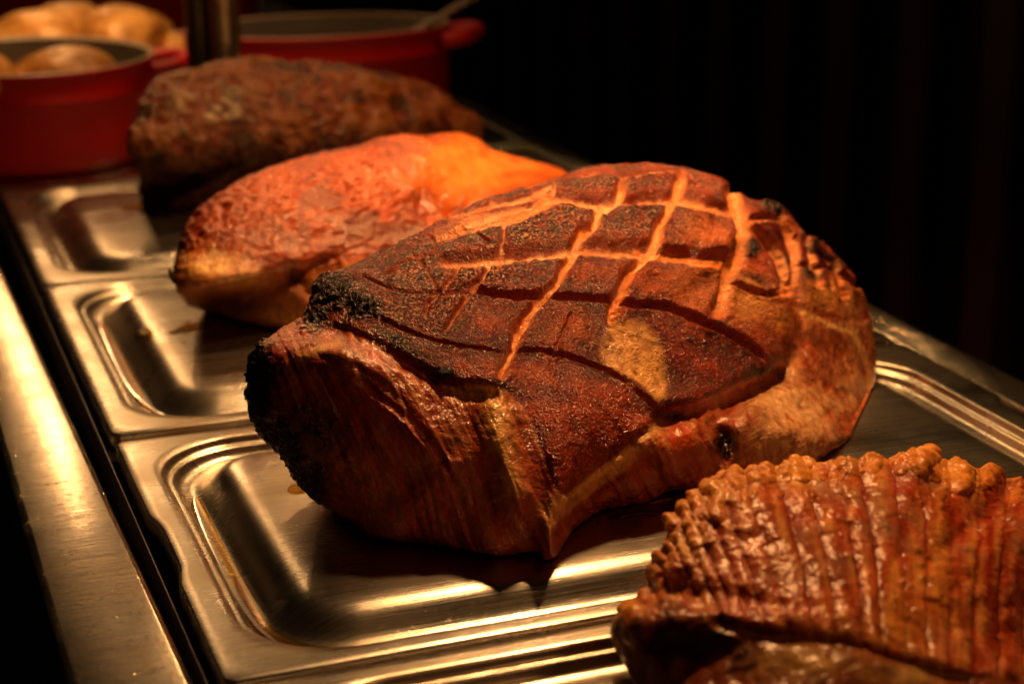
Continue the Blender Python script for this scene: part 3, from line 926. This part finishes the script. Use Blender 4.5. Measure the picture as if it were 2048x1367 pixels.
def gam_depth(u, v):
    d = np.zeros_like(u)
    # valley between the main piece and the right-hand lobe
    q, _ = polydist(u, v, [(1575, 470), (1580, 560), (1592, 640), (1590, 700), (1545, 760), (1450, 825), (1440, 900), (1400, 975)])
    d += 0.011 * np.exp(-(q / 20) ** 2)
    right = sstep(-10, 50, (u - 1580) + np.clip((v - 640) * 0.5, 0, 200) - 10)
    d += 0.006 * right * sstep(500, 640, v)
    q, _ = polydist(u, v, [(1425, 850), (1455, 890), (1440, 940), (1395, 985)])
    d += 0.012 * np.exp(-(q / 20) ** 2)
    d -= 0.008 * blob(u, v, 1570, 850, 90, 60, -0.3)
    # crevice under the rind flap
    q, _ = polydist(u, v, [(1335, 832), (1400, 822), (1470, 800), (1550, 755)])
    d += 0.017 * np.exp(-(q / 22) ** 2)
    # rind stands proud of the front face
    q, _ = polydist(u, v, [(635, 640), (700, 672), (780, 712), (860, 758), (930, 785), (985, 790)])
    d += 0.005 * np.exp(-((q) / 13) ** 2)
    q, _ = polydist(u, v, [(985, 775), (990, 808), (1001, 863), (1014, 927), (1046, 1005), (1085, 1080)])
    d -= 0.009 * np.exp(-(q / 42) ** 2)
    # groove beside the fat seam, bulges either side
    d -= 0.007 * blob(u, v, 1150, 850, 70, 110, 0.3)
    d -= 0.006 * blob(u, v, 830, 870, 130, 90, 0.5)
    d += 0.006 * blob(u, v, 1215, 985, 60, 25, -0.6)
    d -= 0.008 * blob(u, v, 1330, 900, 60, 50, 0.3)
    d += 0.012 * sstep(850, 1120, v)
    for pl, am, wd in (([(640, 715), (720, 740), (800, 800), (850, 870)], .0018, 10), ([(720, 760), (830, 850), (900, 950), (945, 1080)], .0022, 8),
                       ([(600, 800), (660, 850), (700, 950)], .0012, 14), ([(1130, 985), (1200, 930), (1290, 860)], .0035, 9), ([(1500, 930), (1600, 870), (1700, 800)], .0025, 12), ([(1620, 680), (1680, 740), (1700, 850)], .003, 12)):
        q, _ = polydist(u, v, pl)
        d += am * np.exp(-(q / wd) ** 2) - am * 0.6 * np.exp(-(q / (wd * 3)) ** 2)
    d -= 0.006 * blob(u, v, 700, 720, 90, 40, 0.3)
    return d
def fib_(u, v, n0):
    return fbm(np.c_[(u - 0.42 * v + 14 * n0) / 10.0, v / 110.0, 0 * u], 1.0, 4, 111)
def gam_detail(u, v, P, Nn, z):
    n0 = fbm(P, 18, 2, 71)
    n1 = fbm(P, 60, 3, 81)
    n2 = fbm(P, 260, 3, 91)
    n3 = fbm(P, 700, 2, 101)
    wob = 3.0 * n1
    uw, vw = u + 4 * n1 + 1.8 * n2, v + 3.0 * np.roll(n1, 7) * 0 + 2.5 * n0 + 1.5 * n2
    rs = signed_inside(uw, vw, RIND)
    rind = sstep(-7, 7, rs)
    cut = np.zeros_like(u)
    fat = np.zeros_like(u)
    dep = np.zeros_like(u)
    lip = np.zeros_like(u)
    for pts, hw, dm, ft in CUTS:
        q, s = polydist(uw, vw, pts)
        ends = sstep(0, 0.06, s) * sstep(1, 0.93, s)
        w_ = hw * 1.22 * (0.62 + 0.38 * ends) * (1 + 0.30 * n1)
        prof = 1 - sstep(w_ * 0.35, w_ * 1.15, q)
        dep = np.maximum(dep, prof * dm * 1.35 * ends)
        ex, ey = abs(pts[-1][0] - pts[0][0]), abs(pts[-1][1] - pts[0][1])
        sh = (0.0, 0.42 * hw) if ex > ey else (0.30 * hw, 0.0)
        qf, _s = polydist(uw, vw, [(a_ + sh[0], b_ + sh[1]) for a_, b_ in pts])
        fat = np.maximum(fat, (1 - sstep(w_ * 0.42, w_ * 1.0, qf)) * ft * ends)
        cut = np.maximum(cut, (1 - sstep(w_ * 0.95, w_ * 1.45, q)) * ends)
        lip = np.maximum(lip, np.exp(-((q - w_ * 1.6) / (w_ * 0.5)) ** 2) * ends)
    front_piece = sstep(-30, 60, rs)
    disp = 0.0030 * n0 * (1 - rind * 0.6) + 0.0008 * n1 + rind * (0.00032 * n2 + 0.00024 * n3) + (1 - rind) * (0.00035 * n2 + 0.00035 * fib_(u, v, n0))
    disp += rind * (0.0022 - 0.0016 * sstep(960, 1040, u)) * sstep(0, 14, rs) + rind * lip * 0.0007
    disp -= dep * 0.001 * 1.0
    # ---- albedo
    meat = np.array([0.36, 0.045, 0.010])
    col = np.tile(meat, (len(u), 1))
    # fibres run down the cut face
    fib = fbm(np.c_[(u - 0.42 * v + 14 * n0) / 10.0, v / 110.0, 0 * u], 1.0, 4, 111)
    col = mixc(col, (0.42, 0.15, 0.055), sstep(-0.2, 0.9, fib + 0.6 * n1) * 0.7)
    col = mixc(col, (0.14, 0.022, 0.010), sstep(0.1, 0.9, -fib + 0.5 * n0) * 0.7)
    # right lobe: paler pink, cooked
    right = sstep(-10, 50, (u - 1570) + (v - 640) * 0.55)*sstep(600, 660, v)
    pale = mixc(np.tile(np.array([0.36, 0.12, 0.045]), (len(u), 1)), (0.58, 0.36, 0.17), sstep(-0.1, 0.7, n1 + 0.5 * n2))
    col = col * (1 - right[:, None]) + (0.72 * col + 0.28 * pale) * right[:, None]
    for cx, cy, rx, ry, k, rot in ((1560, 825, 95, 55, 1.3, -0.25), (1600, 895, 80, 35, 0.8, -0.3), (1700, 700, 40, 90, .4, 0)):
        col = mixc(col, (0.56, 0.33, 0.15), np.clip(blob(u, v, cx, cy, rx, ry, rot) * k * (0.8 + 0.8 * n2 + 0.4 * n1), 0, 0.9))
    for cx, cy, rx, ry, k in ((1660, 690, 60, 50, .7), (1480, 840, 60, 30, .8), (1640, 760, 40, 40, .4), (1700, 860, 40, 40, .6)):
        col = mixc(col, (0.16, 0.018, 0.006), np.clip(blob(u, v, cx, cy, rx, ry) * k * (1 + 0.6 * n1), 0, 1))
    # pale seams
    for pts, hw, k in FATLINES:
        q, s = polydist(uw, vw, pts)
        k = min(k * 1.25, 1.0)
        col = mixc(col, (0.74, 0.40, 0.14), np.exp(-(q / hw) ** 2) * k * np.clip(1.0 + 0.35 * n1, 0, 1) * sstep(-0.02, 0.12, s) * sstep(1.02, 0.85, s))
    # rind
    rc = np.tile(np.array([0.15, 0.008, 0.003]), (len(u), 1))
    rc = mixc(rc, (0.34, 0.036, 0.008), sstep(0.05, 0.8, n1 + n0 * 0.6))
    rc = mixc(rc, (0.07, 0.006, 0.004), 0.8 * sstep(0.15, 0.9, -n1 + 0.6 * n2 - n0 * 0.5))
    toast = np.clip(blob(u, v, 1100, 440, 330, 95, -0.15) + 0.9 * blob(u, v, 900, 560, 170, 70, -0.4) + blob(u, v, 960, 480, 90, 50), 0, 1)
    rc = mixc(rc, (0.085, 0.010, 0.005), 0.8 * toast * sstep(-0.6, 0.3, n2 + 0.5 * n1))
    rc = mixc(rc, (0.030, 0.008, 0.005), toast * 0.9 * sstep(-0.5, 0.5, n2 + n3 * 0.5))
    for cx, cy, rx, ry, k in ((1420, 460, 50, 38, .9), (1390, 560, 75, 50, .8), (1500, 600, 40, 40, .9), (1650, 600, 60, 40, .8), (1400, 600, 50, 30, .5), (1360, 480, 30, 20, .3), (1140, 660, 60, 35, .35), (1560, 680, 40, 60, .4)):
        rc = mixc(rc, (0.50, 0.11, 0.020), np.clip(blob(u, v, cx, cy, rx, ry) * k * (1 + 0.5 * n1), 0, 1))
    for cx, cy, rx, ry, k in ((1500, 600, 34, 38, .8), (1640, 590, 38, 28, .6), (1560, 640, 25, 30, .4), (1450, 560, 20, 40, .6), (1700, 610, 20, 50, .5)):
        rc = mixc(rc, (0.66, 0.30, 0.07), np.clip(blob(u, v, cx, cy, rx, ry) * k * (1 + 0.4 * n1), 0, 1))
    # bare patch where rind is gone
    bp = signed_inside(uw, vw, [(1212, 660), (1240, 640), (1290, 650), (1318, 690), (1330, 750), (1322, 808), (1290, 775), (1240, 745), (1205, 720), (1203, 685)])
    bpm = sstep(-12, 10, bp)
    rc = mixc(rc, (0.68, 0.33, 0.10), bpm * np.clip(0.9 + 0.35 * n1 + 0.3 * n2, 0, 1))
    col = col * (1 - rind[:, None]) + rc * rind[:, None]
    # cut walls dark red, floors fat
    col = mixc(col, (0.26, 0.030, 0.008), cut * rind * 0.8)
    fatc = np.tile(np.array([0.76, 0.30, 0.095]), (len(u), 1))
    fatc = mixc(fatc, (0.62, 0.17, 0.03), sstep(-0.3, 0.6, n1 + 0.6 * n2))
    fk = np.clip(fat * rind * np.clip(1.0 + 0.3 * n2, 0, 1), 0, 1)
    fade = sstep(700, 1000, u) * 0.85 + 0.15
    fk = fk * np.maximum(fade, sstep(520, 440, v))
    col = col * (1 - fk[:, None]) + fatc * fk[:, None]
    # char, plus shade painted in at the left nose and rind crevice
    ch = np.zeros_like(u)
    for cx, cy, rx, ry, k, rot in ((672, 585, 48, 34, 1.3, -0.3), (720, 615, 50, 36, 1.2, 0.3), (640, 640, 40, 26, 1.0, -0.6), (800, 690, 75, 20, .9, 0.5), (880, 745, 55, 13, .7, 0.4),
                               (520, 740, 34, 60, 1.3, 0), (515, 820, 28, 60, 1.4, 0), (565, 890, 48, 66, 1.4, -0.4), (615, 965, 50, 50, 1.1, 0), (620, 850, 100, 60, .75, 0.3),  # the widest blob darkens the shaded lower left side
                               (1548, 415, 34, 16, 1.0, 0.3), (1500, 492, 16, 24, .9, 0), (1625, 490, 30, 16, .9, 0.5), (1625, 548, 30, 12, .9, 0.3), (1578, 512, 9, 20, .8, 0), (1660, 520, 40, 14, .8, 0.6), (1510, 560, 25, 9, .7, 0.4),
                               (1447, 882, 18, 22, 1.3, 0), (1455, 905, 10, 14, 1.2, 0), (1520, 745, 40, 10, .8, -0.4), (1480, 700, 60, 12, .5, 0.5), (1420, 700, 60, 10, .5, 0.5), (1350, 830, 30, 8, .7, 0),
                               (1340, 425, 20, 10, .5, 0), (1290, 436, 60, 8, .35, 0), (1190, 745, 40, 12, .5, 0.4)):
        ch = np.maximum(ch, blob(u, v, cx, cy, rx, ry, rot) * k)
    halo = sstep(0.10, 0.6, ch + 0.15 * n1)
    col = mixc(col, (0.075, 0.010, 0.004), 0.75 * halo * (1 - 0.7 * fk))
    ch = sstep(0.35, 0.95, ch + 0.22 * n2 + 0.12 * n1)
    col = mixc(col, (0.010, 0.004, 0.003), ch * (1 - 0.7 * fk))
    disp += ch * (0.0012 * n2 + 0.0006 * n3 + 0.0004)
    bub = ch * sstep(0.2, 0.6, n1)
    rough = 0.28 - 0.12 * rind + 0.14 * fk * 0 + 0.05 * right
    bump = 0.34 + 0.63 * rind * (1 - 0.7 * fk) * (1 - 0.6 * bpm) + 0.2 * ch
    coat = 1.0 - 0.72 * rind
    gmask = rind * (1 - fk) * (1 - bpm) * (0.20 + 0.75 * np.clip(toast, 0, 1)) * (1 - 0.8 * ch) * np.clip(0.9 + 0.5 * n1, 0.2, 1)
    gmask = gmask * (1 - 0.7 * np.clip(cut, 0, 1))
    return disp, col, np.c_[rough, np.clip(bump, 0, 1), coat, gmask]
gammon = empty('gammon_joint', (0.40, 0.88, PZ), 'large roast gammon with diamond scored dark rind in the middle of the picture', 'roast meat')
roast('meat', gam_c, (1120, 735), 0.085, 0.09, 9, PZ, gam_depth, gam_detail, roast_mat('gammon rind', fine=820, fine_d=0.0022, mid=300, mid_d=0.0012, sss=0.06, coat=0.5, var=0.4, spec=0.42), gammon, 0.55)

# ---------------- pork with crackling
pork_c = [(1226, 1275, 0.640), (1238, 1222, 0.645), (1275, 1195, 0.655), (1298, 1170, 0.66), (1300, 1125, 0.665), (1335, 1080, 0.67), (1338, 1035, 0.68), (1375, 995, 0.685), (1420, 955, 0.69), (1470, 938, 0.695), (1530, 930, 0.70), (1590, 922, 0.70), (1650, 925, 0.70), (1720, 918, 0.70), (1780, 915, 0.70),
          (1845, 905, 0.70), (1890, 925, 0.70), (1950, 930, 0.70), (2005, 950, 0.70), (2040, 972, 0.70), (2120, 975, 0.695), (2200, 1010, 0.69), (2260, 1120, 0.67), (2260, 1300, 0.63), (2200, 1480, None), (2000, 1560, None), (1750, 1570, None), (1500, 1540, None), (1360, 1470, None), (1300, 1400, None), (1262, 1340, None)]
def ridge_coord(u, v):
    sl = np.interp(u, [1250, 1400, 1550, 1750, 1950, 2200], [0.55, 0.42, 0.26, 0.14, -0.03, -0.12])
    s = u - sl * (v - 1000)
    return s
def ridges(u, v, n1):
    s = ridge_coord(u, v) + 6 * n1 + 4 * np.sin(v / 61.0 + u / 150)
    knots = np.array([1180, 1215, 1248, 1280, 1312, 1345, 1378, 1412, 1455, 1510, 1570, 1628, 1690, 1735, 1795, 1845, 1900, 1958, 2012, 2065, 2120, 2180, 2240, 2310.])
    ph = np.interp(s, knots, np.arange(len(knots)))
    f = ph - np.floor(ph)
    return np.floor(ph), f
def pork_depth(u, v):
    d = np.zeros_like(u)
    q, _ = polydist(u, v, [(1440, 1240), (1500, 1262), (1600, 1275), (1700, 1290), (1800, 1325), (1900, 1350), (2050, 1370)])
    d += 0.005 * np.exp(-(q / 13) ** 2)
    d += 0.006 * sstep(1230, 1360, v)
    d -= 0.013 * blob(u, v, 1265, 1250, 34, 48)
    d += 0.004 * blob(u, v, 1340, 1290, 60, 60)
    return d
def pork_detail(u, v, P, Nn, z):
    n0 = fbm(P, 25, 2, 131)
    n1 = fbm(P, 80, 3, 141)
    n2 = fbm(P, 260, 3, 151)
    idx, f = ridges(u, v, n1)
    q, _ = polydist(u, v, [(1400, 1200), (1440, 1235), (1500, 1262), (1600, 1275), (1700, 1290), (1800, 1325), (1900, 1350), (2050, 1370)])
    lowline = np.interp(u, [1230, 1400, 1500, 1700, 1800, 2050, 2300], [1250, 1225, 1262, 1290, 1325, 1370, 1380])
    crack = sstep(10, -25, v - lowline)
    hgt = hash3(idx.astype(int), idx.astype(int) * 0, idx.astype(int) * 0, 5)
    rd = np.abs(np.sin(np.pi * f)) ** 0.75
    topd = np.interp(u, [1230, 1340, 1420, 1600, 1850, 2050, 2300], [1190, 1040, 955, 922, 908, 975, 1010])
    rimk = np.exp(-np.clip(v - topd, 0, 999) / 38.0)           # puffed band along the upper rim
    leftk = 0.45 * sstep(1440, 1320, u)
    bubbles = 1 - np.abs(fbm(P, 95, 2, 161))
    disp = crack * ((rd - 0.7) * (0.0006 + 0.0019 * hgt) * (0.8 + 0.6 * n0) + 0.0011 * n0 + 0.0005 * n1 + 0.00035 * n2)
    disp += crack * np.clip(rimk + 0.7 * leftk, 0, 1) * (0.0018 * (bubbles - 0.72) + 0.0014 * n1)
    disp += crack * rimk * (rd - 0.6) * 0.0018
    kn = crack * sstep(0.15, 0.6, n1) * 0.0006
    bead = np.zeros_like(u)
    for cx, cy, r in ((1250, 1208, 20), (1282, 1232, 22), (1243, 1245, 18), (1272, 1275, 20), (1302, 1142, 15), (1318, 1165, 12), (1322, 1110, 12), (1345, 1082, 18), (1337, 1045, 12), (1395, 1068, 21), (1362, 1052, 11), (1432, 1025, 19), (1385, 1003, 15), (1442, 985, 21), (1475, 955, 17),
                      (1410, 975, 12), (1505, 945, 15), (1532, 948, 20), (1572, 944, 17), (1604, 940, 25), (1645, 944, 16), (1672, 940, 20), (1712, 935, 16), (1748, 930, 18), (1800, 936, 17), (1843, 922, 26), (1872, 948, 17), (1915, 952, 32), (1975, 952, 25), (2030, 990, 20),
                      (1470, 1000, 13), (1500, 985, 12), (1560, 985, 12), (1625, 985, 12), (1360, 1110, 13), (1385, 1125, 11), (1345, 1140, 12), (1420, 1075, 12), (1690, 975, 11), (1880, 985, 14), (1330, 1195, 12)):
        q = np.hypot(u - cx, (v - cy)) / (1.12 * r * (1 + 0.35 * n1))
        bead = np.maximum(bead, np.sqrt(np.clip(1 - q * q, 0, 1)) * (r / 22.0))
    disp += crack * bead * 0.0019
    disp += kn + (1 - crack) * (0.0030 * n0 + 0.0012 * n1)
    gl = crack * np.exp(-((f - 0.0) / 0.10) ** 2) + crack * np.exp(-((1 - f) / 0.10) ** 2)
    col = np.tile(np.array([0.46, 0.090, 0.024]), (len(u), 1))
    col = mixc(col, (0.55, 0.17, 0.060), sstep(-0.2, 0.7, n1 + 0.4 * n2))
    sk = fbm(np.c_[ridge_coord(u, v) / 16.0, v / 95.0, v * 0], 1.0, 3, 181)
    col = mixc(col, (0.30, 0.030, 0.008), 0.8 * sstep(0.1, 0.7, sk))
    col = mixc(col, (0.66, 0.26, 0.05), 0.7 * sstep(0.15, 0.7, -sk))
    col = mixc(col, (0.30, 0.16, 0.075), 0.6 * sstep(-0.2, 0.6, fbm(P, 40, 3, 171)) * sstep(1250, 1060, v) )
    col = mixc(col, (0.22, 0.018, 0.005), np.clip(gl, 0, 1) * 0.85)
    col = mixc(col, (0.62, 0.24, 0.035), rimk * sstep(-0.3, 0.3, n1 + 0.7 * (bubbles - 0.6)) * 0.85 * crack)
    for cx, cy, rx, ry, k in ((1925, 948, 45, 22, 1), (1600, 945, 30, 25, .8), (1440, 985, 25, 20, .9), (1375, 1090, 20, 18, .6), (1262, 1215, 26, 18, .7), (1800, 1250, 70, 80, .35), (1880, 1120, 18, 90, .5), (1580, 1270, 80, 20, .4)):
        col = mixc(col, (0.74, 0.33, 0.04), np.clip(blob(u, v, cx, cy, rx, ry) * k * (1 + 0.5 * n2), 0, 1))
    for cx, cy, rx, ry, k in ((1990, 990, 30, 60, .8), (2035, 1000, 20, 50, .7), (1980, 1110, 10, 190, .75), (1905, 1000, 14, 40, .5), (1730, 990, 9, 40, .8), (1790, 960, 26, 34, .5), (1640, 1180, 6, 40, .5)):
        col = mixc(col, (0.30, 0.020, 0.006), np.clip(blob(u, v, cx, cy, rx, ry) * k, 0, 1))
    col = mixc(col, (0.60, 0.20, 0.03), np.clip(bead, 0, 1) * 0.6)
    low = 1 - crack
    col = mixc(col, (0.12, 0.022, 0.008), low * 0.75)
    for cx, cy, rx, ry, k in ((1560, 1315, 55, 28, .9), (1650, 1320, 60, 30, .9), (1820, 1355, 60, 22, .9), (1740, 1350, 30, 20, .7)):
        col = mixc(col, (0.46, 0.24, 0.07), np.clip(blob(u, v, cx, cy, rx, ry) * k * (1 + 0.6 * n1), 0, 1))
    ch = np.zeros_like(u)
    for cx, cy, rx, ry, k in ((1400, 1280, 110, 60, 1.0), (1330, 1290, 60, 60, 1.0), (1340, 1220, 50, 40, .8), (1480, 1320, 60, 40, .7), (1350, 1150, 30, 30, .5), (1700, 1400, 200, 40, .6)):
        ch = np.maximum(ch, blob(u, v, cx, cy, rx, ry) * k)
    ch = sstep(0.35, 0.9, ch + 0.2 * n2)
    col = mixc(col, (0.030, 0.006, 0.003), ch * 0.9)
    surf = np.c_[np.full(len(u), 0.28) + 0.1 * rimk, 0.45 + 0.2 * n2, np.full(len(u), 0.8)]
    return disp, col, surf
pork = empty('pork_joint', (0.46, 0.60, PZ), 'roast pork with ridged orange crackling at the lower right corner', 'roast meat')
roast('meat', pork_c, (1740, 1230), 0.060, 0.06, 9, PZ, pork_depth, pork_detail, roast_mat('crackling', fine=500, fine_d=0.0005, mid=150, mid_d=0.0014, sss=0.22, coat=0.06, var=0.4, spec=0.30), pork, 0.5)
